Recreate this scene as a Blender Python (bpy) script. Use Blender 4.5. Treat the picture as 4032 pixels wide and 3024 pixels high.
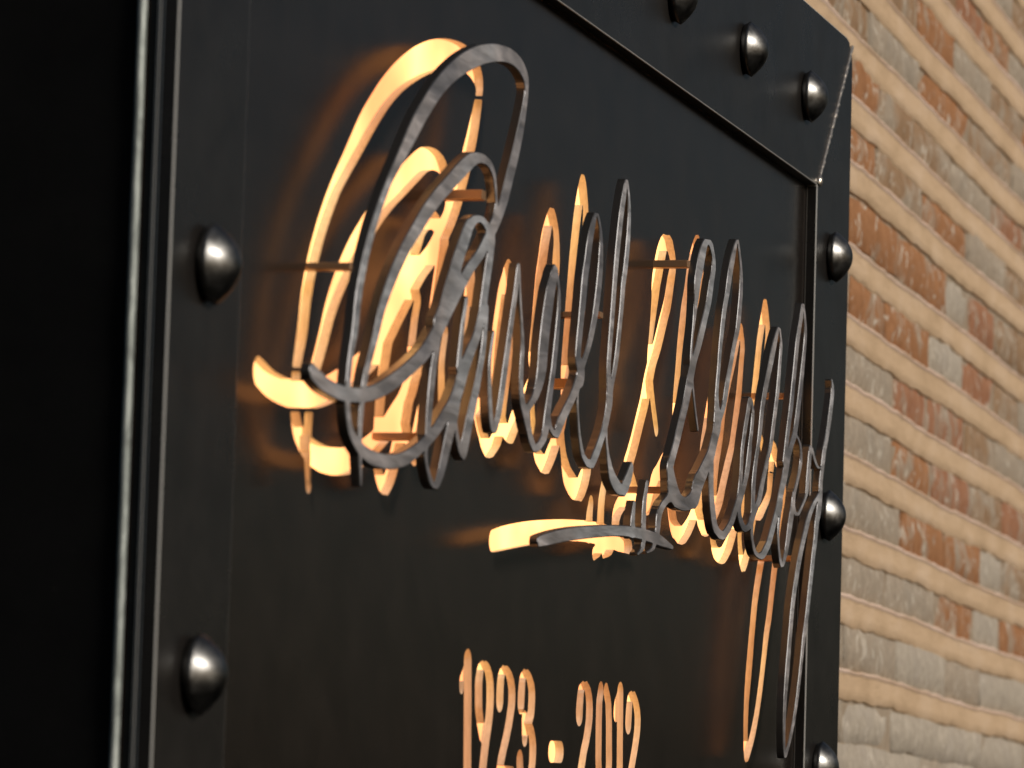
import bpy, bmesh, math, random
import numpy as np
from mathutils import Vector, Matrix
from mathutils.geometry import delaunay_2d_cdt

random.seed(7)
for o in list(bpy.data.objects):
    bpy.data.objects.remove(o)
SC = bpy.context.scene
COL = SC.collection

# ------------------------------------------------------------------ camera
# Calibrated from the photograph: the sign lies in the plane y=0 (x along it, z up, viewer at -y).
F, VX, VY, ROLL = 18500.0, 5294.0, 2128.0, 0.0294
LV = F * F / (VY - VX * ROLL)
dX = np.array([VX, VY, F]); dX /= np.linalg.norm(dX)
dZ = np.array([ROLL * LV, -LV, F]); dZ /= np.linalg.norm(dZ)
dY = np.cross(dZ, dX)
R = np.array([dX, dY, dZ]).T
P0 = np.array([835 - 2016, 1030 - 1512, F]) * (F * .3 / 1620) / F
CAM = R.T @ (-P0)


def un(x, y, Y=0.0):
    """photo measurement (pixels) -> point of the real plane y=Y"""
    r = R.T @ np.array([x - 2016.0, y - 1512.0, F])
    t = (Y - CAM[1]) / r[1]
    p = CAM + t * r
    return float(p[0]), float(p[2])


cam_d = bpy.data.cameras.new('camera')
cam = bpy.data.objects.new('camera', cam_d)
COL.objects.link(cam)
m = Matrix.Identity(4)
for i in range(3):
    m[i][0] = R[0][i]; m[i][1] = -R[1][i]; m[i][2] = -R[2][i]; m[i][3] = CAM[i]
cam.matrix_world = m
cam_d.sensor_width = 36
cam_d.lens = 36 * F / 4032
cam_d.clip_start = .05
cam_d.clip_end = 200
cam_d.dof.use_dof = True
cam_d.dof.focus_distance = 4.75
cam_d.dof.aperture_fstop = 13
SC.camera = cam

# ------------------------------------------------------------------ daylight
SUN_DIR = Vector((-0.24, -0.86, 0.42)).normalized()   # towards the sun
W = bpy.data.worlds.new('World'); SC.world = W
W.use_nodes = True
wn = W.node_tree.nodes; wl = W.node_tree.links
bg = wn['Background']
sky = wn.new('ShaderNodeTexSky'); sky.sky_type = 'NISHITA'; sky.sun_disc = False
sky.sun_elevation = math.asin(SUN_DIR.z)
sky.sun_rotation = math.atan2(SUN_DIR.x, SUN_DIR.y)
sky.air_density = 1.0; sky.dust_density = 4.0; sky.ozone_density = .6
wl.new(sky.outputs[0], bg.inputs[0])
bg.inputs[1].default_value = 0.05
sun_d = bpy.data.lights.new('sun', 'SUN')
sun_d.energy = 4.2; sun_d.angle = math.radians(15); sun_d.color = (1.0, .93, .84)
sun = bpy.data.objects.new('sun', sun_d); COL.objects.link(sun)
sun.rotation_euler = SUN_DIR.to_track_quat('Z', 'Y').to_euler()
SC.view_settings.view_transform = 'Standard'
SC.view_settings.look = 'None'
SC.view_settings.exposure = -0.75
SC.view_settings.gamma = 1


# ------------------------------------------------------------------ materials
def mat(name):
    M = bpy.data.materials.new(name); M.use_nodes = True
    return M, M.node_tree.nodes, M.node_tree.links, M.node_tree.nodes['Principled BSDF']


def noise(n, l, scale, detail=4, rough=.6, vec=None, dist=0):
    t = n.new('ShaderNodeTexNoise')
    t.inputs['Scale'].default_value = scale; t.inputs['Detail'].default_value = detail
    t.inputs['Roughness'].default_value = rough; t.inputs['Distortion'].default_value = dist
    if vec is not None: l.new(vec, t.inputs['Vector'])
    return t


def ramp(n, l, src, stops):
    r = n.new('ShaderNodeValToRGB')
    e = r.color_ramp.elements
    while len(e) < len(stops): e.new(.5)
    for i, (p, c) in enumerate(stops):
        e[i].position = p; e[i].color = (c, c, c, 1) if not hasattr(c, '__len__') else (*c, 1)
    l.new(src, r.inputs[0])
    return r


def coord(n, l, scale=(1, 1, 1), rot=(0, 0, 0), kind='Object'):
    tc = n.new('ShaderNodeTexCoord'); mp = n.new('ShaderNodeMapping')
    mp.inputs['Scale'].default_value = scale; mp.inputs['Rotation'].default_value = rot
    l.new(tc.outputs[kind], mp.inputs[0])
    return mp.outputs[0]


def bump(n, l, h, strength, dist, p):
    b = n.new('ShaderNodeBump'); b.inputs['Strength'].default_value = strength
    b.inputs['Distance'].default_value = dist
    l.new(h, b.inputs['Height']); l.new(b.outputs[0], p.inputs['Normal'])


def black_coat(name, base, r0, r1, spec=.5):
    M, n, l, p = mat(name)
    v = coord(n, l)
    a = noise(n, l, 9, 6, .65, v)
    p.inputs['Specular IOR Level'].default_value = spec
    rr = ramp(n, l, a.outputs[0], [(.3, r0), (.7, r1)])
    l.new(rr.outputs[0], p.inputs['Roughness'])
    d = noise(n, l, 300, 3, .6, v)
    cr = ramp(n, l, d.outputs[0], [(.0, base), (.70, base), (.76, tuple(c * 5 for c in base))])
    sm = noise(n, l, 14, 5, .7, v)
    sr = ramp(n, l, sm.outputs[0], [(.35, .75), (.7, 1.35)])
    mx = n.new('ShaderNodeMix'); mx.data_type = 'RGBA'; mx.blend_type = 'MULTIPLY'
    mx.inputs[0].default_value = 1
    l.new(cr.outputs[0], mx.inputs[6]); l.new(sr.outputs[0], mx.inputs[7])
    l.new(mx.outputs[2], p.inputs['Base Color'])
    b = noise(n, l, 260, 3, .6, v)
    bump(n, l, b.outputs[0], .12, .001, p)
    return M


M_PANEL = black_coat('black_panel_coat', (.0125, .0098, .0082), .15, .22)
M_FRAME = black_coat('black_frame_coat', (.0130, .0115, .0105), .25, .34)
M_BOX = black_coat('black_box_coat', (.004, .004, .004), .6, .7, .15)
M_SIDE = black_coat('black_cut_side', (.010, .010, .010), .35, .5, .4)
M_RSIDE, n, l, p = mat('dark_steel_side')
p.inputs['Base Color'].default_value = (.16, .155, .15, 1)
p.inputs['Metallic'].default_value = .9; p.inputs['Roughness'].default_value = .3

# brushed steel of the raised lettering
M_STEEL, n, l, p = mat('brushed_dark_steel')
v = coord(n, l, (5, 5, 34), (0, math.radians(24), 0))
v2 = coord(n, l, (1, 1, 1))
a = noise(n, l, 2.2, 5, .6, v, .4)
b_ = noise(n, l, 6, 3, .5, v2)
cr = ramp(n, l, b_.outputs[0], [(.36, (.34, .33, .35)), (.5, (.66, .61, .605)), (.64, (.68, .69, .72))])
ar = ramp(n, l, a.outputs[0], [(.3, .62), (.7, 1.25)])
mx = n.new('ShaderNodeMix'); mx.data_type = 'RGBA'; mx.blend_type = 'MULTIPLY'; mx.inputs[0].default_value = 1
l.new(cr.outputs[0], mx.inputs[6]); l.new(ar.outputs[0], mx.inputs[7])
l.new(mx.outputs[2], p.inputs['Base Color'])
p.inputs['Metallic'].default_value = .76
rr = ramp(n, l, a.outputs[0], [(.3, .34), (.7, .55)])
l.new(rr.outputs[0], p.inputs['Roughness'])
ad = n.new('ShaderNodeMath'); ad.operation = 'ADD'
l.new(a.outputs[0], ad.inputs[0]); l.new(b_.outputs[0], ad.inputs[1])
bump(n, l, ad.outputs[0], .45, .004, p)

# bare metal edge of the cut openings
M_CUT, n, l, p = mat('bare_metal_cut_edge')
v = coord(n, l, (60, 60, 6))
a = noise(n, l, 5, 4, .6, v)
cr = ramp(n, l, a.outputs[0], [(.3, (.50, .48, .40)), (.7, (.68, .66, .56))])
l.new(cr.outputs[0], p.inputs['Base Color'])
p.inputs['Roughness'].default_value = .5
p.inputs['Metallic'].default_value = .15

M_EDGE, n, l, p = mat('pale_glint_edge')  # pale bevel colour, painted to strengthen the specular glint along frame edges
p.inputs['Base Color'].default_value = (.75, .74, .71, 1)
p.inputs['Metallic'].default_value = .7; p.inputs['Roughness'].default_value = .42
M_REDGE, n, l, p = mat('lettering_arris')
p.inputs['Base Color'].default_value = (.11, .11, .115, 1)
p.inputs['Metallic'].default_value = .85; p.inputs['Roughness'].default_value = .42
M_BACK, n, l, p = mat('pale_back_of_lettering')
p.inputs['Base Color'].default_value = (.70, .54, .44, 1); p.inputs['Roughness'].default_value = .5
# lit diffuser sheet: the LED rows behind it make hotter and cooler patches
M_LIT, n, l, p = mat('lit_diffuser')
v = coord(n, l)
a = noise(n, l, 6.5, 2, .5, v)
cr = ramp(n, l, a.outputs[0], [(.38, (1.0, .37, .135)), (.50, (1.0, .415, .15)), (.64, (1.0, .50, .17))])
sr = ramp(n, l, a.outputs[0], [(.38, 3.1), (.5, 3.8), (.64, 5.2)])
n.remove(p)
em = n.new('ShaderNodeEmission')
l.new(cr.outputs[0], em.inputs[0]); l.new(sr.outputs[0], em.inputs[1])
l.new(em.outputs[0], n['Material Output'].inputs[0])

# bolts
M_BOLT, n, l, p = mat('blackened_steel')
v = coord(n, l)
a = noise(n, l, 60, 5, .7, v)
p.inputs['Metallic'].default_value = 1
cr = ramp(n, l, a.outputs[0], [(.35, (.13, .13, .128)), (.7, (.27, .27, .265))])
l.new(cr.outputs[0], p.inputs['Base Color'])
rr = ramp(n, l, a.outputs[0], [(.3, .26), (.7, .44)])
l.new(rr.outputs[0], p.inputs['Roughness'])
bump(n, l, a.outputs[0], .1, .001, p)

# scuffed bright rail and weld bead
M_RAIL, n, l, p = mat('scuffed_bare_rail')
v = coord(n, l, (90, 90, 16))
a = noise(n, l, 1.6, 7, .72, v, .8)
cr = ramp(n, l, a.outputs[0], [(.34, (.15, .165, .16)), (.5, (.33, .37, .355)), (.66, (.56, .60, .58))])
l.new(cr.outputs[0], p.inputs['Base Color'])
p.inputs['Roughness'].default_value = .45; p.inputs['Metallic'].default_value = .3
M_WELD, n, l, p = mat('silver_weld')
p.inputs['Base Color'].default_value = (.75, .68, .6, 1)
p.inputs['Metallic'].default_value = .9; p.inputs['Roughness'].default_value = .3
M_PIN, n, l, p = mat('standoff_tab_metal')
p.inputs['Base Color'].default_value = (.42, .25, .14, 1)
p.inputs['Metallic'].default_value = .6; p.inputs['Roughness'].default_value = .4


def brick_mat(name, c1, c2, smear, amount):
    M, n, l, p = mat(name)
    ge = n.new('ShaderNodeNewGeometry')
    v = ge.outputs['Position']
    a = noise(n, l, 30, 8, .66, v, .3)
    s = noise(n, l, 7.5, 5, .62, v, .9)
    w = noise(n, l, 24, 5, .6, v, 1.6)
    cr = ramp(n, l, a.outputs[0], [(.32, c1), (.68, c2)])
    sr = ramp(n, l, s.outputs[0], [(amount - .07, 0), (amount + .06, .95)])
    g = noise(n, l, 60, 5, .7, v)
    gr = ramp(n, l, g.outputs[0], [(.3, tuple(c * .72 for c in smear)), (.7, tuple(min(1, c * 1.12) for c in smear))])
    mx = n.new('ShaderNodeMix'); mx.data_type = 'RGBA'
    l.new(sr.outputs[0], mx.inputs[0]); l.new(cr.outputs[0], mx.inputs[6]); l.new(gr.outputs[0], mx.inputs[7])
    wr = ramp(n, l, w.outputs[0], [(.57, 0), (.66, .8)])
    m2 = n.new('ShaderNodeMix'); m2.data_type = 'RGBA'
    l.new(wr.outputs[0], m2.inputs[0]); l.new(mx.outputs[2], m2.inputs[6]); m2.inputs[7].default_value = (.58, .52, .44, 1)
    l.new(m2.outputs[2], p.inputs['Base Color'])
    p.inputs['Roughness'].default_value = .9; p.inputs['Specular IOR Level'].default_value = .2
    ad = n.new('ShaderNodeMath'); ad.operation = 'ADD'
    l.new(a.outputs[0], ad.inputs[0]); l.new(s.outputs[0], ad.inputs[1])
    bump(n, l, ad.outputs[0], .7, .008, p)
    return M


SMEAR = (.38, .315, .245)
BR = {
    'o': brick_mat('orange_clay_brick', (.27, .125, .055), (.39, .195, .095), SMEAR, .61),
    'r': brick_mat('red_clay_brick', (.27, .12, .065), (.37, .19, .11), SMEAR, .57),
    'b': brick_mat('brown_clay_brick', (.24, .15, .085), (.35, .23, .14), SMEAR, .54),
    'g': brick_mat('grey_limed_brick', (.27, .225, .175), (.38, .33, .27), SMEAR, .45),
    'w': brick_mat('pale_limed_brick', (.33, .285, .235), (.44, .39, .33), (.44, .385, .315), .47),
}
M_MORTAR, n, l, p = mat('tan_mortar')
v = coord(n, l)
a = noise(n, l, 14, 8, .65, coord(n, l, (.4, 1, 1)), .3)
cr = ramp(n, l, a.outputs[0], [(.3, (.50, .355, .225)), (.5, (.60, .435, .285)), (.7, (.66, .50, .355))])
l.new(cr.outputs[0], p.inputs['Base Color'])
p.inputs['Roughness'].default_value = .88; p.inputs['Specular IOR Level'].default_value = .2
c_ = noise(n, l, 60, 6, .7, coord(n, l, (.25, 1, 1)))
ad = n.new('ShaderNodeMath'); ad.operation = 'ADD'
l.new(a.outputs[0], ad.inputs[0]); l.new(c_.outputs[0], ad.inputs[1])
bump(n, l, ad.outputs[0], .4, .006, p)


M_RIDGE_HI, n, l, p = mat('mortar_ridge_highlight')  # ridge highlight put into the colour: paler, pinker mortar along each bed's top
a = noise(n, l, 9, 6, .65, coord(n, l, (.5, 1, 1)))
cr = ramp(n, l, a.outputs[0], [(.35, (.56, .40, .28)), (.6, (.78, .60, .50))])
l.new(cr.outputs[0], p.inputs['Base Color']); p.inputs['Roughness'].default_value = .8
M_GROUT, n, l, p = mat('grey_brown_grout')
a = noise(n, l, 25, 7, .65, coord(n, l))
cr = ramp(n, l, a.outputs[0], [(.3, (.25, .19, .13)), (.7, (.38, .31, .235))])
l.new(cr.outputs[0], p.inputs['Base Color'])
p.inputs['Roughness'].default_value = .9
bump(n, l, a.outputs[0], .5, .006, p)


# ------------------------------------------------------------------ helpers
def link(name, me, parent=None, mats=()):
    o = bpy.data.objects.new(name, me); COL.objects.link(o)
    for M in mats: me.materials.append(M)
    if parent: o.parent = parent
    return o


def thing(name, label, cat, loc):
    o = bpy.data.objects.new(name, None); COL.objects.link(o)
    o.location = loc; o['label'] = label; o['category'] = cat
    o.empty_display_size = .1
    return o


def mesh_of(name, verts, faces, smooth=False, midx=None):
    me = bpy.data.meshes.new(name); me.from_pydata(verts, [], faces)
    if midx: me.polygons.foreach_set('material_index', midx)
    if smooth: me.polygons.foreach_set('use_smooth', [True] * len(me.polygons))
    me.update()
    return me


def prism(name, pts, y0, y1, mats, parent, bevel=.0012, seg=2):
    """polygon in (x,z), extruded from y0 (front) to y1 (back)"""
    n = len(pts)
    V = [(x, y0, z) for x, z in pts] + [(x, y1, z) for x, z in pts]
    Fc = [tuple(range(n)), tuple(range(2 * n - 1, n - 1, -1))]
    Fc += [(i, i + n, (i + 1) % n + n, (i + 1) % n) for i in range(n)]
    me = mesh_of(name, V, Fc)
    bm = bmesh.new(); bm.from_mesh(me); bmesh.ops.recalc_face_normals(bm, faces=bm.faces)
    if bevel:
        es = [e for e in bm.edges if e.calc_length() > .004 and e.calc_face_angle(0) > .5]
        bmesh.ops.bevel(bm, geom=es, offset=bevel, segments=seg, affect='EDGES', profile=.6, material=len(mats) - 1)
    bm.to_mesh(me); bm.free()
    return link(name, me, parent, mats)


# ------------------------------------------------------------------ sign geometry
FY = -.013                      # front face of the frame; the panel front is y=0
XL = un(657, 1400, FY)[0]; XLi = un(938, 1400, FY)[0]
XRi = un(3200, 1560, FY)[0]; XR = un(3329, 1560, FY)[0]
ZTi = un(3218, 728, FY)[1]; ZT = .556
ZB = -.856; ZBi = -.668
sign = thing('wall_sign', 'black steel wall sign with bolted frame, backlit cut-out signature and dates', 'sign', (0, 0, 0))

# frame: four mitred strips
RC = .034
arc = [(XR - RC + RC * math.sin(a), ZT - RC + RC * math.cos(a)) for a in (0, .4, .785)]
arc2 = [(XR - RC + RC * math.sin(a), ZT - RC + RC * math.cos(a)) for a in (.785, 1.17, 1.5708)]
prism('frame_strip', [(XL, ZT), *arc, (XRi, ZTi), (XLi, ZTi)], FY, -.0005, (M_FRAME, M_EDGE), sign)
prism('frame_strip', [*arc2, (XR, ZB), (XRi, ZBi), (XRi, ZTi)], FY, -.0005, (M_FRAME, M_EDGE), sign)
prism('frame_strip', [(XL, ZT), (XLi, ZTi), (XLi, ZBi), (XL, ZB)], FY, -.0005, (M_FRAME, M_EDGE), sign)
prism('frame_strip', [(XL, ZB), (XLi, ZBi), (XRi, ZBi), (XR, ZB)], FY, -.0005, (M_FRAME, M_EDGE), sign)

# box body and the bare rail round its edge
XB, ZBo = XL + .0015, ZT - .004
bx = [(XL + .002, ZT - .003), (XR - .026, ZT - .004), (XR - .012, ZT - .013), (XR - .004, ZT - .027), (XR - .003, ZB + .003), (XL + .002, ZB + .003)]


def ring(name, outline, inset, y0, y1, M, bev):
    cx = sum(p[0] for p in outline) / len(outline); cz = sum(p[1] for p in outline) / len(outline)
    prism(name, outline, y0, y1, (M,), sign, bev)


def edge_wall(name, outline, y0, y1, M):
    n = len(outline)
    V = [(x, y0, z) for x, z in outline] + [(x, y1, z) for x, z in outline]
    Fc = [(i, i + n, (i + 1) % n + n, (i + 1) % n) for i in range(n)] + [tuple(range(2 * n - 1, n - 1, -1))]
    me = mesh_of(name, V, Fc)
    return link(name, me, sign, (M,))


prism('box_body', bx, .019, .20, (M_BOX,), sign, .002)
# rail: half-round bar running round the side of the box
rv, rf = [], []
rail_pts = [(XL + .001, ZB + .003), (XL + .001, ZT - .003)]
SEG = 14
NZ = 60
for k in range(NZ + 1):
    z = ZB + .003 + (ZT - ZB - .006) * k / NZ
    wob = .0004 * math.sin(k * 1.7) + .0003 * math.sin(k * .61)
    for j in range(SEG + 1):
        a = math.pi * j / SEG
        rv.append((XL + .0012 - (.0044 + wob) * math.sin(a), .0152 - .0033 * math.cos(a), z))
for k in range(NZ):
    for j in range(SEG):
        q = k * (SEG + 1) + j
        rf.append((q, q + 1, q + SEG + 2, q + SEG + 1))
link('bare_rail', mesh_of('bare_rail', rv, rf, True), sign, (M_RAIL,))

# ------------------------------------------------------------------ signature strokes
YR = -.043                       # front face of the raised lettering
TH = .008                        # plate thickness
KERF = .0048
# each stroke: (x, y, width) measured on the raised lettering, photo pixels, width across the stroke
RS = [
 # big C: tail, right arm, top, left side, bottom bowl and rise into the a
 [(1232,1462,50),(1280,1512,56),(1340,1545,62),(1405,1556,62),(1475,1545,62),(1545,1506,62),(1612,1452,56),(1672,1390,52),(1722,1310,48),(1762,1230,44),(1800,1155,42),(1850,1062,40),(1892,1000,38),(1928,930,36),(1958,868,34),(1985,790,32),(2008,700,32),(2030,610,30),(2050,520,26),(2066,430,18),(2075,355,12),(2070,300,22),(2045,250,40),(2005,218,60),(1950,208,76),(1890,218,82),(1830,248,78),(1775,292,66),(1725,350,58),(1680,420,54),(1640,492,52),(1600,575,42),(1562,655,32),(1530,725,26),(1492,830,25),(1462,930,24),(1436,1040,24),(1415,1160,24),(1400,1300,22),(1384,1400,18),(1374,1500,18),(1370,1585,18),(1376,1661,20),(1390,1716,26),(1420,1765,42),(1466,1802,58),(1523,1818,62),(1578,1813,60),(1625,1788,52),(1675,1745,42),(1713,1700,40),(1750,1642,42),(1782,1590,42),(1808,1528,42),(1828,1459,42),(1853,1390,38),(1880,1319,30),(1900,1232,26),(1916,1118,26),(1930,1023,26),(1942,947,20)],
 # inner loop with the long spike
 [(1957,800,8),(1952,730,10),(1945,680,14),(1925,640,26),(1895,622,42),(1862,630,58),(1820,668,60),(1775,718,56),(1725,775,54),(1680,838,52),(1640,905,48),(1600,975,44),(1560,1062,40),(1530,1140,34),(1505,1220,28),(1482,1320,24),(1462,1400,22),(1446,1460,20),(1434,1528,18),(1426,1604,16),(1420,1700,14),(1420,1790,12),(1422,1860,9),(1423,1912,5)],
 [(1957,800,8),(1950,850,14),(1930,900,20)],
 # small loop of the a
 [(1925,905,20),(1905,870,26),(1880,862,34),(1852,890,40),(1826,960,42),(1806,1023,44),(1790,1080,44),(1772,1140,46),(1750,1210,44),(1722,1275,40)],
 # a: down stroke, V at the foot
 [(1735,1290,16),(1724,1360,20),(1708,1460,22),(1697,1566,22),(1690,1660,20),(1683,1740,14),(1678,1795,10),(1686,1850,12),(1700,1896,20),(1716,1912,26),(1735,1870,26),(1752,1800,28),(1770,1718,32),(1790,1630,36),(1805,1550,30)],
 [(1840,1180,10),(1827,1260,12),(1815,1370,14),(1808,1450,16)],
 [(1919,1217,12),(1912,1300,16),(1905,1376,18),(1893,1450,20),(1880,1520,24),(1865,1590,28),(1850,1660,30),(1836,1730,30),(1823,1785,28),(1806,1740,16),(1797,1680,12),(1792,1620,10)],
 [(1946,1310,6),(1932,1414,9),(1930,1500,12),(1932,1600,15),(1940,1680,18),(1950,1690,20),(1965,1630,20),(1976,1563,20),(1988,1475,20),(2003,1366,18),(2014,1285,17),(2025,1203,16),(2036,1122,14),(2044,1042,8),(2048,1110,8),(2051,1190,8),(2056,1271,9),(2060,1366,13),(2056,1440,14),(2054,1520,15),(2060,1590,22),(2074,1640,28),(2084,1690,20),(2094,1735,22),(2112,1768,30),(2136,1735,26),(2150,1690,25),(2160,1610,22),(2172,1522,18),(2181,1454,17),(2189,1380,17),(2197,1298,15),(2203,1217,12),(2202,1136,9),(2190,1060,14),(2181,1100,30),(2168,1163,36),(2158,1230,36),(2149,1298,36),(2141,1380,36),(2136,1440,36),(2126,1500,32),(2110,1555,26),(2092,1590,24),(2072,1620,30)],
 # first l
 [(2161,1640,10),(2172,1690,16),(2190,1708,30),(2206,1670,32),(2224,1630,32),(2250,1576,30),(2272,1522,28),(2287,1468,32),(2278,1420,20),(2281,1353,20),(2289,1271,20),(2297,1190,22),(2305,1095,22),(2314,1030,22),(2325,948,22),(2336,894,20),(2351,842,10),(2364,890,9),(2369,950,11),(2368,1010,16),(2366,1054,18),(2359,1136,20),(2349,1217,20),(2340,1271,19),(2326,1339,18),(2311,1393,18),(2294,1445,20)],
 [(2277,1540,6),(2276,1603,6),(2280,1671,7),(2286,1739,9),(2300,1800,18),(2325,1830,34),(2345,1795,28),(2362,1750,24),(2382,1685,22),(2396,1617,22),(2402,1563,24),(2399,1500,16),(2399,1434,14),(2404,1360,14),(2410,1285,15),(2417,1190,15),(2424,1095,15),(2431,1010,16),(2440,921,17),(2449,840,17),(2459,772,16),(2469,712,8),(2477,770,8),(2480,840,10),(2477,920,13),(2471,1000,15),(2463,1070,16),(2456,1122,15),(2449,1217,14),(2441,1298,14),(2433,1380,15),(2425,1440,15),(2415,1495,14),(2404,1550,20)],
 [(2388,1690,6),(2390,1740,8),(2395,1790,10),(2401,1835,16),(2412,1880,30),(2432,1915,44),(2454,1928,46),(2474,1890,30),(2488,1845,20)],
 # S
 [(2729,1320,6),(2736,1250,10),(2743,1176,16),(2748,1110,24),(2757,1055,28),(2768,1000,28),(2782,958,24),(2798,960,20),(2809,1000,12),(2812,1053,14),(2802,1121,19),(2792,1189,20),(2783,1230,20),(2770,1285,22),(2752,1360,22),(2735,1420,22),(2716,1510,26),(2701,1590,24),(2685,1658,24),(2666,1739,24),(2650,1800,24),(2640,1850,24),(2645,1900,30),(2640,1950,24),(2612,1990,24),(2597,2030,20),(2592,2075,18)],
 [(2729,1320,6),(2724,1390,7),(2724,1450,9),(2732,1550,7),(2741,1630,7),(2749,1690,6)],
 [(2645,1900,34),(2666,1960,50),(2700,1985,56),(2732,1960,50),(2752,1905,44),(2775,1850,40),(2800,1790,34),(2815,1730,26),(2826,1665,28),(2824,1600,16),(2825,1534,11),(2832,1450,11),(2837,1380,12),(2845,1300,14),(2855,1215,15),(2866,1150,16),(2876,1080,18),(2887,1020,18),(2904,948,8),(2912,990,8),(2919,1060,9),(2920,1130,12),(2915,1209,14),(2907,1290,16),(2893,1358,14),(2881,1426,14),(2866,1507,16),(2853,1590,16),(2838,1640,20),(2815,1715,24)],
 # h arch and following u shapes
 [(2802,1830,18),(2802,1930,18),(2807,2010,20),(2820,2080,24),(2846,2110,36),(2870,2080,24),(2884,2050,20),(2897,2010,18),(2912,1954,16),(2919,1880,11),(2925,1771,11),(2936,1690,13),(2947,1622,13),(2956,1572,12),(2966,1620,10),(2962,1690,11),(2956,1740,12),(2951,1800,16),(2942,1866,16),(2926,1940,14),(2912,2000,14),(2918,2050,18),(2934,2082,26),(2952,2068,22),(2970,2020,22),(2990,1968,18),(3006,1893,14),(3022,1820,13),(3036,1758,12),(3044,1703,12),(3054,1622,12),(3064,1541,12),(3071,1450,10),(3077,1371,9),(3075,1330,7),(3068,1292,9),(3053,1350,16),(3040,1412,18),(3026,1480,16),(3014,1541,16),(3003,1610,14),(2994,1703,13),(2987,1758,12),(2977,1825,13),(2969,1907,14),(2966,1995,13),(2962,2060,10),(2964,2131,9),(2978,2180,16),(3000,2188,30),(3023,2150,22),(3038,2103,20),(3052,2049,18),(3066,1995,18),(3080,1927,20),(3093,1866,22),(3105,1798,20),(3120,1745,18),(3134,1690,16),(3144,1615,15),(3154,1530,14),(3164,1430,12),(3171,1358,10),(3173,1290,9),(3164,1200,7),(3158,1240,12),(3150,1290,13),(3142,1344,13),(3134,1426,13),(3126,1507,13),(3117,1600,14),(3108,1670,14),(3099,1744,13),(3090,1820,12)],
 [(3130,1700,8),(3150,1744,8),(3156,1800,9),(3150,1853,10),(3138,1907,10),(3128,1950,12),(3124,1990,14),(3118,2030,17),(3111,2076,17),(3103,2131,14),(3095,2180,12),(3080,2226,14),(3069,2171,8),(3066,2103,7),(3071,2036,8),(3080,1980,8)],
 [(3124,1985,10),(3132,2018,14),(3144,2024,14),(3160,1992,10),(3176,1949,9),(3182,1893,12),(3188,1825,12),(3195,1765,12),(3206,1800,10),(3220,1838,11),(3236,1842,8)],
 # y with its long tail
 [(3277,1500,4),(3280,1540,10),(3275,1595,12),(3267,1660,13),(3258,1717,13),(3248,1771,13),(3240,1839,12),(3233,1907,12),(3232,1950,14),(3226,2005,18),(3217,2063,14),(3213,2117,13),(3206,2171,13),(3200,2230,13),(3190,2320,12),(3179,2423,12),(3168,2500,11),(3158,2597,9),(3144,2721,9),(3130,2821,9),(3116,2895,10),(3102,2950,10),(3092,2978,8),(3089,2890,8),(3092,2771,10),(3099,2672,14),(3105,2597,14),(3113,2498,13),(3124,2374,13),(3137,2280,14),(3149,2205,15),(3161,2144,16),(3174,2090,16),(3187,2036,16),(3204,1990,16),(3228,1945,12)],
 # underline
 [(2124,2132,44),(2160,2122,52),(2212,2110,54),(2270,2100,53),(2330,2094,50),(2390,2090,47),(2450,2090,44),(2510,2098,46),(2560,2112,48),(2605,2130,42),(2650,2156,16)],
 [(2500,1985,8),(2494,2040,14),(2492,2090,16)],
 [(2550,1905,10),(2540,1980,14),(2536,2060,16),(2536,2120,15),(2530,2160,14),(2512,2182,10)],
 [(2596,2050,12),(2588,2100,16),(2580,2135,15),(2570,2162,14),(2548,2176,10)],
]
# dates, measured on the openings themselves (panel plane)
k_ = 1100 / 2212.
def D(pts, w):
    return [(1600 + x * k_, 2400 + y * k_, (w * 1.24 if len(q) == 0 else q[0]) * k_) for x, y, *q in pts]
DS = [
 D([(486,415),(486,700),(484,1000),(482,1300),(478,1420)], 48),
 D([(474,432),(502,424)], 36),
 D([(478,425),(455,500),(438,560),(437,615)], 26),
 D([(600,970),(588,900),(574,790),(572,680),(574,570),(590,480),(615,440),(640,480),(660,570),(664,700),(655,850),(635,1000),(618,1130),(606,1250),(600,1340),(580,1400)], 46),
 D([(740,715),(742,640),(752,540),(780,475),(810,520),(832,610),(835,720),(820,850),(795,990),(768,1110),(748,1210),(740,1300)], 44),
 D([(735,1290),(790,1292),(840,1298)], 90),
 D([(908,735),(912,650),(922,560),(946,505),(972,550),(992,640),(992,740),(985,830),(966,900),(985,960),(1000,1060),(1000,1160),(992,1250),(970,1340),(930,1370),(905,1300),(898,1200)], 42),
 D([(936,875),(938,1010)], 34),
 D([(1148,1125),(1222,1128)], 140),
 D([(1370,825),(1374,740),(1386,650),(1412,600),(1438,660),(1450,760),(1446,880),(1428,1010),(1404,1130),(1385,1250),(1372,1330)], 42),
 D([(1372,1370),(1420,1372),(1470,1376)], 80),
 D([(1540,650),(1528,740),(1524,880),(1522,1050),(1522,1220),(1535,1350),(1562,1400)], 38),
 D([(1582,650),(1598,740),(1604,880),(1604,1050),(1604,1220),(1592,1350),(1566,1400)], 38),
 D([(1694,665),(1692,900),(1690,1150),(1688,1430)], 38),
 D([(1684,668),(1706,664)], 28),
 D([(1680,690),(1665,750),(1660,820)], 30),
 D([(1758,895),(1762,810),(1772,720),(1792,680),(1814,740),(1830,840),(1828,950),(1812,1080),(1792,1200),(1778,1290),(1770,1380)], 38),
 D([(1768,1440),(1810,1442),(1850,1448)], 70),
]


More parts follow.
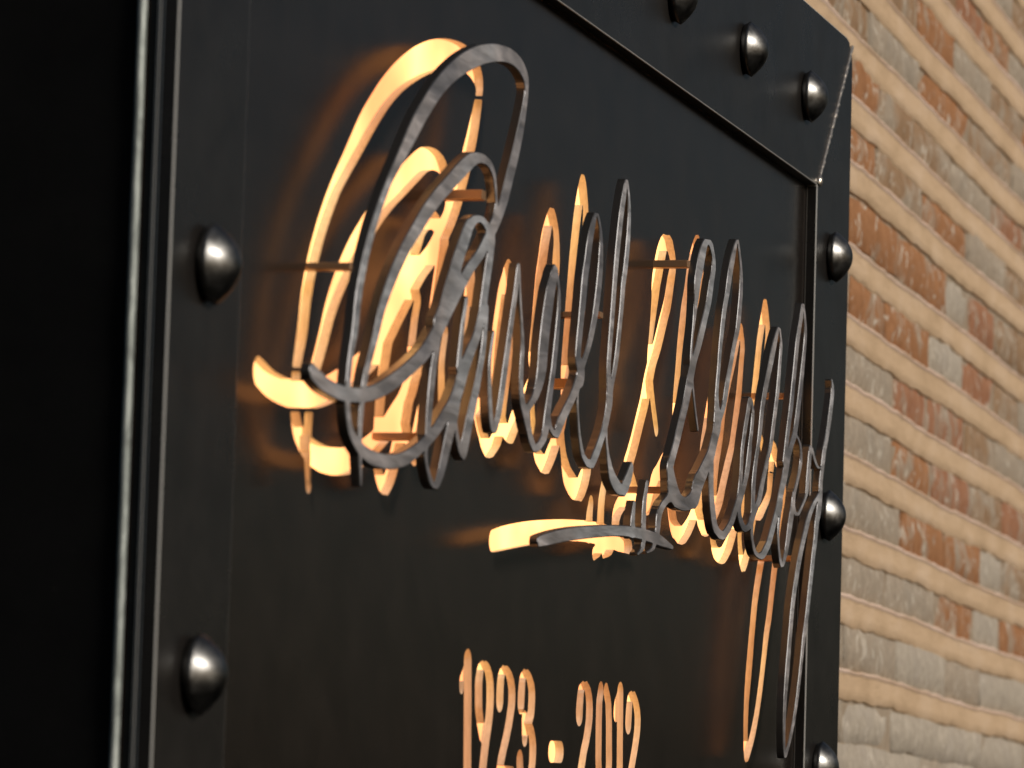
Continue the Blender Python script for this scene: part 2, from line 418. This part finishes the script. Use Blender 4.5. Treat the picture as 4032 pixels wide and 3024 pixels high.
def catmull(P, step=4):
    P = np.array(P, float)
    A = np.vstack([2 * P[0] - P[1], P, 2 * P[-1] - P[-2]])
    out = []
    for i in range(1, len(A) - 2):
        nseg = max(2, int(np.hypot(*(A[i + 1] - A[i])[:2]) / 14))
        for s in range(nseg):
            t = s / nseg
            p0, p1, p2, p3 = A[i - 1], A[i], A[i + 1], A[i + 2]
            q = .5 * (2 * p1 + (p2 - p0) * t + (2 * p0 - 5 * p1 + 4 * p2 - p3) * t * t + (-p0 + 3 * p1 - 3 * p2 + p3) * t ** 3)
            q[2] = p1[2] * (1 - t) + p2[2] * t
            out.append(q)
    out.append(P[-1])
    return np.array(out)


def to_plane(stroke, Y, round_w=True):
    c = catmull(stroke)
    out = []
    for i in range(len(c)):
        a = c[max(i - 1, 0)]; b = c[min(i + 1, len(c) - 1)]
        t = (b - a)[:2]; t /= (np.hypot(*t) + 1e-9)
        nn = np.array([-t[1], t[0]]) * c[i][2] / 2
        x, y = c[i][:2]
        P = np.array(un(x, y, Y))
        A = np.array(un(x + nn[0], y + nn[1], Y)); B = np.array(un(x - nn[0], y - nn[1], Y))
        Tn = np.array(un(x + t[0], y + t[1], Y)) - np.array(un(x - t[0], y - t[1], Y)); Tn /= np.hypot(*Tn)
        d = A - B
        r = abs(d[0] * Tn[1] - d[1] * Tn[0]) / 2
        out.append((P[0], P[1], r))
    return out


GS = .002
GX0, GX1 = XLi - .02, XRi + .12
GZ0, GZ1 = ZBi + .0, ZTi + .02
gx = np.arange(GX0, GX1, GS); gz = np.arange(GZ0, GZ1, GS)


def sdf(strokes):
    Dg = np.full((len(gx), len(gz)), .05)
    for S in strokes:
        for (x0, z0, r0), (x1, z1, r1) in zip(S[:-1], S[1:]):
            mg = max(r0, r1) + .02
            i0 = max(0, int((min(x0, x1) - mg - GX0) / GS)); i1 = min(len(gx), int((max(x0, x1) + mg - GX0) / GS) + 2)
            j0 = max(0, int((min(z0, z1) - mg - GZ0) / GS)); j1 = min(len(gz), int((max(z0, z1) + mg - GZ0) / GS) + 2)
            if i1 <= i0 or j1 <= j0: continue
            X = gx[i0:i1, None] - x0; Z = gz[None, j0:j1] - z0
            dx, dz = x1 - x0, z1 - z0
            t = np.clip((X * dx + Z * dz) / (dx * dx + dz * dz + 1e-12), 0, 1)
            d = np.hypot(X - t * dx, Z - t * dz) - (r0 + (r1 - r0) * t)
            Dg[i0:i1, j0:j1] = np.minimum(Dg[i0:i1, j0:j1], d)
    return Dg


def contours(Dg):
    """marching squares -> closed loops, inside (negative) kept on the left"""
    S = Dg < 0
    edges = {}
    vid = {}
    V = []

    def ev(i, j, h):   # vertex on horizontal (h=0: i..i+1) or vertical (h=1: j..j+1) grid edge
        k = (i, j, h)
        if k not in vid:
            a = Dg[i, j]; b = Dg[i + 1, j] if h == 0 else Dg[i, j + 1]
            t = min(.97, max(.03, a / (a - b)))
            V.append((gx[i] + (t * GS if h == 0 else 0), gz[j] + (t * GS if h == 1 else 0)))
            vid[k] = len(V) - 1
        return vid[k]
    c = S[:-1, :-1] * 1 + S[1:, :-1] * 2 + S[1:, 1:] * 4 + S[:-1, 1:] * 8
    I, J = np.nonzero((c > 0) & (c < 15))
    T = {1: [(3, 0)], 2: [(0, 1)], 3: [(3, 1)], 4: [(1, 2)], 5: [(3, 2), (1, 0)], 6: [(0, 2)], 7: [(3, 2)], 8: [(2, 3)],
         9: [(2, 0)], 10: [(0, 3), (2, 1)], 11: [(2, 1)], 12: [(1, 3)], 13: [(1, 0)], 14: [(0, 3)]}
    nxt = {}
    for i, j in zip(I.tolist(), J.tolist()):
        E = lambda k: ev(i, j, 0) if k == 0 else ev(i + 1, j, 1) if k == 1 else ev(i, j + 1, 0) if k == 2 else ev(i, j, 1)
        for a, b in T[int(c[i, j])]:
            nxt[E(a)] = E(b)
    loops = []
    seen = set()
    for s in list(nxt):
        if s in seen: continue
        lp = []; q = s
        while q not in seen and q in nxt:
            seen.add(q); lp.append(q); q = nxt[q]
        if len(lp) > 5: loops.append([V[k] for k in lp])
    return loops


def thin(lp):
    """drop nearly collinear points"""
    P = np.array(lp); keep = []
    n = len(P); last = P[0]; keep.append(0)
    for i in range(1, n - 1):
        a = P[i] - last; b = P[(i + 1) % n] - P[i]
        cr = abs(a[0] * b[1] - a[1] * b[0]) / (np.hypot(*a) * np.hypot(*b) + 1e-12)
        if cr > .045 or np.hypot(*a) > .012:
            keep.append(i); last = P[i]
    keep.append(n - 1)
    return [tuple(P[i]) for i in keep]


def sample(Dg, x, z):
    fi = (x - GX0) / GS; fj = (z - GZ0) / GS
    i = int(fi); j = int(fj)
    if i < 0 or j < 0 or i >= len(gx) - 1 or j >= len(gz) - 1: return .05
    a, b = fi - i, fj - j
    return (Dg[i, j] * (1 - a) + Dg[i + 1, j] * a) * (1 - b) + (Dg[i, j + 1] * (1 - a) + Dg[i + 1, j + 1] * a) * b


def fill(loops, Dg, inside, rect=None):
    pts = []; ed = []
    for lp in loops:
        b = len(pts); n = len(lp); pts += [Vector(p) for p in lp]
        ed += [(b + i, b + (i + 1) % n) for i in range(n)]
    if rect:
        b = len(pts); x0, z0, x1, z1 = rect
        pts += [Vector((x0, z0)), Vector((x1, z0)), Vector((x1, z1)), Vector((x0, z1))]
        ed += [(b, b + 1), (b + 1, b + 2), (b + 2, b + 3), (b + 3, b)]
    V, E_, Fc, *_ = delaunay_2d_cdt(pts, ed, [], 0, 1e-7)
    out = []
    for f in Fc:
        cx = sum(V[i].x for i in f) / len(f); cz = sum(V[i].y for i in f) / len(f)
        s = sample(Dg, cx, cz)
        if (s < 0) == inside: out.append(tuple(f))
    return [(v.x, v.y) for v in V], out


RPl = [to_plane(s, YR) for s in RS]
DPl = [to_plane(s, 0.) for s in DS]
dR = sdf(RPl)
dC = np.minimum(sdf(RPl) - KERF, sdf(DPl))
# the hyphen is a block, not a round stroke
(hx0, hz0), (hx1, hz1) = un(1600 + 1125 * k_, 2400 + 1215 * k_), un(1600 + 1243 * k_, 2400 + 1035 * k_)
# narrow bridges of panel left standing between the openings
BRG = [[(1125,1452,14),(1215,1458,14)], [(1125,1612,14),(1240,1615,14)], [(1868,384,14),(1918,386,14)], [(1218,1700,9),(1222,1900,9)],
       [(2712,1030,10),(2748,1032,10)], [(3030,1860,9),(3072,1861,9)], [(1490,1085,12),(1545,1088,12)]]
dC = np.maximum(dC, -sdf([[(*un(x, y), w_ / 2 / 4500.) for x, y, w_ in b] for b in BRG]))
# keep openings clear of the frame
dC = np.maximum(dC, (gx[:, None] - (XRi - .004)))

# panel with the openings
loops = [thin(l_) for l_ in contours(dC)]
PX0, PX1, PZ0, PZ1 = XL + .0035, XR - .0035, ZB + .004, ZT - .004
V2, F2 = fill(loops, dC, False, (PX0, PZ0, PX1, PZ1))
V = [(x, 0, z) for x, z in V2]
Fc = []
for f in F2:
    a, b, c = (Vector((V2[i][0], V2[i][1])) for i in f[:3])
    cr = (b - a).cross(c - a)
    Fc.append(f if cr > 0 else f[::-1])     # normal towards -y
mi = [0] * len(Fc)
for lp in loops:
    b = len(V); n = len(lp)
    V += [(x, 0, z) for x, z in lp] + [(x, TH, z) for x, z in lp]
    for i in range(n):
        j = (i + 1) % n
        Fc.append((b + i, b + j, b + n + j, b + n + i)); mi.append(1)
rb = len(V)
V += [(PX0, 0, PZ0), (PX1, 0, PZ0), (PX1, 0, PZ1), (PX0, 0, PZ1)]
V += [(PX0, .0112, PZ0), (PX1, .0112, PZ0), (PX1, .0112, PZ1), (PX0, .0112, PZ1)]
for i in range(4):
    j = (i + 1) % 4
    Fc.append((rb + i, rb + 4 + i, rb + 4 + j, rb + j)); mi.append(2)
link('panel', mesh_of('panel', V, Fc, False, mi), sign, (M_PANEL, M_CUT, M_SIDE))
# thin lip of the panel plate seen behind the frame on the near side
prism('panel_lip', [(XL + .0006, ZT - .004), (XL + .0033, ZT - .004), (XL + .0033, ZB + .004), (XL + .0006, ZB + .004)], .0008, .0035, (M_FRAME, M_EDGE), sign, .0009)

# diffuser sheet
me = mesh_of('diffuser', [(XLi - .02, TH + .0006, ZBi), (XRi + .02, TH + .0006, ZBi), (XRi + .02, TH + .0006, ZTi), (XLi - .02, TH + .0006, ZTi)], [(0, 1, 2, 3)])
link('diffuser', me, sign, (M_LIT,))

# raised lettering
rl = [thin(l_) for l_ in contours(dR)]
sig_V, sig_F, sig_M = [], [], []
BV = .0008


def inset(lp, d):
    P = np.array(lp); n = len(P); out = []
    for i in range(n):
        t = P[(i + 1) % n] - P[i - 1]; t /= (np.hypot(*t) + 1e-9)
        x, z = P[i] + np.array([-t[1], t[0]]) * d
        out.append((x, z))
    return out


s_in = rl
chk = inset(rl[0], .0008)
sgn = 1 if sum(sample(dR, *p) < -.0003 for p in chk) > len(chk) / 2 else -1
rin = [inset(l_, sgn * BV) for l_ in rl]
V2, F2 = fill(rin, dR + BV * .2, True)
for s_y, flip in ((YR, False), (YR + TH, True)):
    if flip: V2, F2 = fill(rl, dR, True)
    b = len(sig_V); sig_V += [(x, s_y, z) for x, z in V2]
    for f in F2:
        a, bb, c = (Vector((V2[i][0], V2[i][1])) for i in f[:3])
        ccw = (bb - a).cross(c - a) > 0
        f = tuple(b + i for i in f)
        sig_F.append(f if ccw != flip else f[::-1]); sig_M.append(2 if flip else 0)
for lp, li in zip(rl, rin):
    b = len(sig_V); n = len(lp)
    sig_V += [(x, YR, z) for x, z in li] + [(x, YR + BV, z) for x, z in lp] + [(x, YR + TH, z) for x, z in lp]
    for i in range(n):
        j = (i + 1) % n
        for q, mm in ((0, 3), (n, 1)):
            f = (b + q + i, b + q + j, b + q + n + j, b + q + n + i)
            sig_F.append(f if sgn > 0 else f[::-1]); sig_M.append(mm)
me = mesh_of('signature_lettering', sig_V, sig_F, False, sig_M)
bm = bmesh.new(); bm.from_mesh(me); bmesh.ops.remove_doubles(bm, verts=bm.verts, dist=1e-6)
bmesh.ops.recalc_face_normals(bm, faces=bm.faces); bm.to_mesh(me); bm.free()
sig = link('signature_lettering', me, sign, (M_STEEL, M_RSIDE, M_BACK, M_REDGE))
sig['label'] = 'raised brushed dark steel signature standing off the panel'

# standoff tabs holding the lettering
for (x, y, hh) in ((1940, 768, .0042), (1425, 1050, .0028), (2742, 1040, .0036), (2290, 1512, .0045), (2640, 1930, .003), (1690, 1720, .003), (2400, 1240, .0028), (3120, 1560, .003), (3150, 2200, .003)):
    X, Z = un(x, y, YR)
    prism('standoff_tab', [(X - .006, Z - hh), (X + .006, Z - hh), (X + .006, Z + hh), (X - .006, Z + hh)], YR + TH - .0005, .004, (M_PIN,), sign, .0008)

# ------------------------------------------------------------------ bolts
def bolt_mesh():
    prof = [(.0262, 0), (.0266, .0004), (.0288, .0046), (.0292, .0051), (.0296, .0054)]
    H, RR = .0245, .0296
    for k in range(1, 13):
        r = RR * (1 - k / 15.2)
        prof.append((r, .0056 + (H - .0056) * (1 - (r / RR) ** 2.1)))
    prof += [(.0035, H - .0001), (.0012, H)]
    N = 48; V, Fc = [], []
    for r, h in prof:
        for k in range(N):
            a = 2 * math.pi * k / N
            V.append((r * math.cos(a), -h, r * math.sin(a)))
    for i in range(len(prof) - 1):
        for k in range(N):
            Fc.append((i * N + k, i * N + (k + 1) % N, (i + 1) * N + (k + 1) % N, (i + 1) * N + k))
    Fc.append(tuple((len(prof) - 1) * N + k for k in range(N)))
    me = mesh_of('bolt', V, Fc, True)
    bm = bmesh.new(); bm.from_mesh(me); bmesh.ops.recalc_face_normals(bm, faces=bm.faces); bm.to_mesh(me); bm.free()
    me.materials.append(M_BOLT)
    return me


BM = bolt_mesh()
bolts = [un(817, 1040, FY), un(760, 2655, FY), un(3273, 1012, FY), un(3246, 2030, FY), un(3218, 3020, FY),
         un(2655, -19, FY), un(2936, 194, FY), un(3175, 380, FY)]
xs_l = bolts[0][0]; zt = bolts[6][1]
bolts += [(bolts[5][0] - .307 * k, zt) for k in range(1, 5)] + [(xs_l, .30), (xs_l, -.60), (bolts[4][0], -.60)]
bolts += [(bolts[7][0] - .307 * k, -.76) for k in range(0, 7)]
for i, (x, z) in enumerate(bolts):
    o = bpy.data.objects.new('bolt', BM); COL.objects.link(o); o.parent = sign
    o.location = (x, FY - .0004, z); o.rotation_euler = (0, i * 1.3, 0)

# weld bead down the mitre
wv, wf = [], []
A = Vector((XRi + .001, ZTi + .001)); B = Vector((XR - .006, ZT - .006))
NW, NR = 70, 8
for k in range(NW + 1):
    t = k / NW; c = A.lerp(B, t)
    r = .0022 + .0020 * abs(math.sin(k * 1.9)) * random.random() + (.0028 if k in (1, 2, 3) else 0) + (.0014 if k in (34, 35, 40) else 0)
    nrm = Vector((-(B - A).y, (B - A).x)).normalized()
    jx = random.uniform(-.0007, .0007)
    for j in range(NR):
        a = 2 * math.pi * j / NR
        wv.append((c.x + nrm.x * (r * math.cos(a) + jx), FY - .0002 - r * .8 * math.sin(a), c.y + nrm.y * (r * math.cos(a) + jx)))
for k in range(NW):
    for j in range(NR):
        wf.append((k * NR + j, k * NR + (j + 1) % NR, (k + 1) * NR + (j + 1) % NR, (k + 1) * NR + j))
link('weld_bead', mesh_of('weld_bead', wv, wf, True), sign, (M_WELD,))

# ------------------------------------------------------------------ brick wall
WY = .20
XP = un(3345, 1512, WY)[0]
VPX, VPY = 6800., 3590.
dw = R.T @ np.array([VPX - 2016., VPY - 1512., F])
WA = math.atan2(dw[1], dw[0])          # the wall runs off at a slightly different angle from the sign
WN = np.array([-math.sin(WA), math.cos(WA), 0]); WU = np.array([math.cos(WA), math.sin(WA), 0])
PV = np.array([XP, WY, 0])
wall = thing('brick_wall', 'old brick wall with wide tan mortar joints behind the black sign', 'wall', (XP, WY, 0))
wall.rotation_euler = (0, 0, WA)


def uw(x, y):
    r = R.T @ np.array([x - 2016.0, y - 1512.0, F])
    p = CAM + r * (np.dot(PV - CAM, WN) / np.dot(r, WN))
    return float(np.dot(p - PV, WU)), float(p[2])


def wl_un(x, yc):       # along a course that crosses x=3345 at yc
    return uw(x, yc + (VPY - yc) * (x - 3345.) / (VPX - 3345.))


mort = [199 - 268 * 4, 199 - 268 * 3, 199 - 268 * 2, 199 - 266, 199, 460, 716, 1046, 1322, 1592, 1868, 2149, 2418, 2706, 2925]
mz = [uw(3345, y)[1] for y in mort]
pitch = (mz[0] - mz[-2]) / (len(mz) - 2)
mz = [mz[0] + pitch * 2, mz[0] + pitch] + mz + [mz[-1] - pitch * k for k in (1, 2, 3, 4)]
courses = {   # keyed by index of the mortar bed above (in the measured list)
 2: [(3300,3440,'o'),(3445,3585,'b'),(3592,3730,'o'),(3737,3880,'g'),(3886,4000,'b')],
 3: [(3300,3395,'b'),(3400,3590,'g'),(3596,3790,'o'),(3796,3960,'b'),(3966,4080,'g')],
 4: [(3310,3432,'o'),(3440,3560,'b'),(3566,3720,'b'),(3726,3880,'g'),(3888,4010,'r')],
 5: [(3310,3422,'o'),(3428,3600,'b'),(3612,3780,'o'),(3788,3930,'g'),(3938,4060,'b')],
 6: [(3320,3510,'o'),(3516,3700,'o'),(3706,3790,'w'),(3796,3890,'r'),(3896,3985,'b')],
 7: [(3320,3455,'o'),(3462,3630,'o'),(3640,3765,'w'),(3772,3890,'r'),(3896,3990,'b')],
 8: [(3300,3490,'g'),(3498,3625,'r'),(3632,3770,'r'),(3778,3895,'b'),(3901,4010,'g')],
 9: [(3300,3482,'g'),(3490,3640,'o'),(3648,3800,'r'),(3806,3920,'b'),(3926,4030,'r')],
 10: [(3300,3515,'g'),(3523,3685,'o'),(3692,3830,'o'),(3838,3920,'w'),(3926,4040,'b')],
 11: [(3300,3460,'g'),(3468,3655,'g'),(3662,3810,'o'),(3816,3910,'w'),(3916,4035,'o')],
 12: [(3300,3500,'g'),(3508,3690,'w'),(3698,3830,'g'),(3838,4030,'w')],
 13: [(3300,3480,'w'),(3488,3665,'w'),(3673,3840,'w'),(3848,4010,'w')],
}
# brick meshes: rough blocks with uneven faces, unit size
rb_ = random.Random(3)


def brick_mesh(k):
    NX, NZ_ = 6, 2
    V, Fc = [], []
    for i in range(NX + 1):
        for j in range(NZ_ + 1):
            x = i / NX - .5; z = j / NZ_ - .5
            ex = .045 if i in (0, NX) else 0
            V.append((x + rb_.uniform(-.015, .015), -.5 + rb_.uniform(0, .10) + (.15 if (i in (0, NX) or j in (0, NZ_)) else 0),
                      z + (rb_.uniform(-.07, .05) if j else rb_.uniform(-.05, .07)) * (1 if j != 1 else 0)))
    for i in range(NX):
        for j in range(NZ_):
            q = i * (NZ_ + 1) + j
            Fc.append((q, q + NZ_ + 1, q + NZ_ + 2, q + 1))
    rim = [i * (NZ_ + 1) for i in range(NX + 1)] + [NX * (NZ_ + 1) + 1] + [i * (NZ_ + 1) + NZ_ for i in range(NX, -1, -1)] + [1]
    b = len(V)
    for q in rim: V.append((V[q][0], .5, V[q][2]))
    n = len(rim)
    for i in range(n): Fc.append((rim[i], b + i, b + (i + 1) % n, rim[(i + 1) % n]))
    me = mesh_of('brick', V, Fc, True)
    bm = bmesh.new(); bm.from_mesh(me); bmesh.ops.recalc_face_normals(bm, faces=bm.faces); bm.to_mesh(me); bm.free()
    return me


BMS = {c: [] for c in BR}
for c in BR:
    for k in range(5):
        me = brick_mesh(k); me.materials.append(BR[c]); BMS[c].append(me)
BH = pitch * .64


def add_brick(x0, x1, z, c, hh=None):
    o = bpy.data.objects.new('brick', rb_.choice(BMS[c])); COL.objects.link(o); o.parent = wall
    o.location = ((x0 + x1) / 2, rb_.uniform(-.002, .003), z)
    o.scale = (x1 - x0, .03, (hh or BH) * rb_.uniform(.98, 1.03))
    o.rotation_euler = (0, rb_.uniform(-.008, .008), 0)


XMAX = uw(4032, 600)[0] + .9
for ci in range(len(mz) - 1):
    z = (mz[ci] + mz[ci + 1]) / 2
    k = ci - 2
    segs = []
    if k in courses:
        yc = (mort[k] + mort[k + 1]) / 2 if k + 1 < len(mort) else mort[k] + 140
        segs = [(wl_un(a, yc)[0], wl_un(b, yc)[0], c) for a, b, c in courses[k]]
        x = segs[-1][1] + .015
    else:
        x = -.35 + rb_.uniform(0, .2)
    pal = 'obbrg' if k < 7 else 'gwgbo' if k < 11 else 'gwwgw'
    while x < XMAX:
        w = rb_.uniform(.24, .30)
        segs.append((x, x + w, rb_.choice(pal))); x += w + rb_.uniform(.008, .014)
    # a little wall hidden behind the sign's right part
    x = segs[0][0] - .015
    while x > -.4:
        w = rb_.uniform(.24, .3); segs.append((x - w, x, rb_.choice(pal))); x -= w + .015
    hh = None
    if ci == 15: z, hh = mz[16] + pitch * .28, pitch * .58
    if ci == 16: z, hh = mz[16] - pitch * .33, pitch * .62
    for a, b, c in segs: add_brick(a, b, z, c, hh)

# mortar: recessed backing and one proud uneven bed per course
link('mortar_backing', mesh_of('mortar_backing', [(-1.2, -.0066, -3), (XMAX + .3, -.0066, -3), (XMAX + .3, -.0066, 3), (-1.2, -.0066, 3)], [(0, 1, 2, 3)]), wall, (M_GROUT,))


def bed(z, seed):
    rr_ = random.Random(seed)
    ph = [rr_.uniform(0, 6.28) for _ in range(8)]
    V, Fc = [], []
    xs = np.arange(-.55, XMAX + .2, .022)
    prof = [(-.50, .020), (-.485, .0010), (-.45, -.0012), (-.10, -.0024), (.28, -.0034), (.36, -.0042), (.40, -.0062), (.44, -.0072), (.485, -.0055), (.50, .020)]
    BHh = pitch * .44
    for i, x in enumerate(xs):
        f1 = lambda q, p0: 1 + .03 * math.sin(q * 11 + p0) + .03 * math.sin(q * 23.7 + 2 * p0) + .03 * math.sin(q * 57 + 3 * p0) + rr_.uniform(-.035, .035)
        wt = f1(x, ph[0]); wb = f1(x, ph[1])
        dz = .0018 * math.sin(x * 5 + ph[6])
        for a, b in prof:
            V.append((x, b - .0098 + rr_.uniform(-.0004, .0004), z + dz + a * BHh * (wt if a > 0 else 1.5 * wb - .5)))
    n = len(prof)
    for i in range(len(xs) - 1):
        for j in range(n - 1):
            q = i * n + j
            Fc.append((q, q + n, q + n + 1, q + 1))
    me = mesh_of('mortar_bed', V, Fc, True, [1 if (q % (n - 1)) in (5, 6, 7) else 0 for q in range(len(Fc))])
    return link('mortar_bed', me, wall, (M_MORTAR, M_RIDGE_HI))


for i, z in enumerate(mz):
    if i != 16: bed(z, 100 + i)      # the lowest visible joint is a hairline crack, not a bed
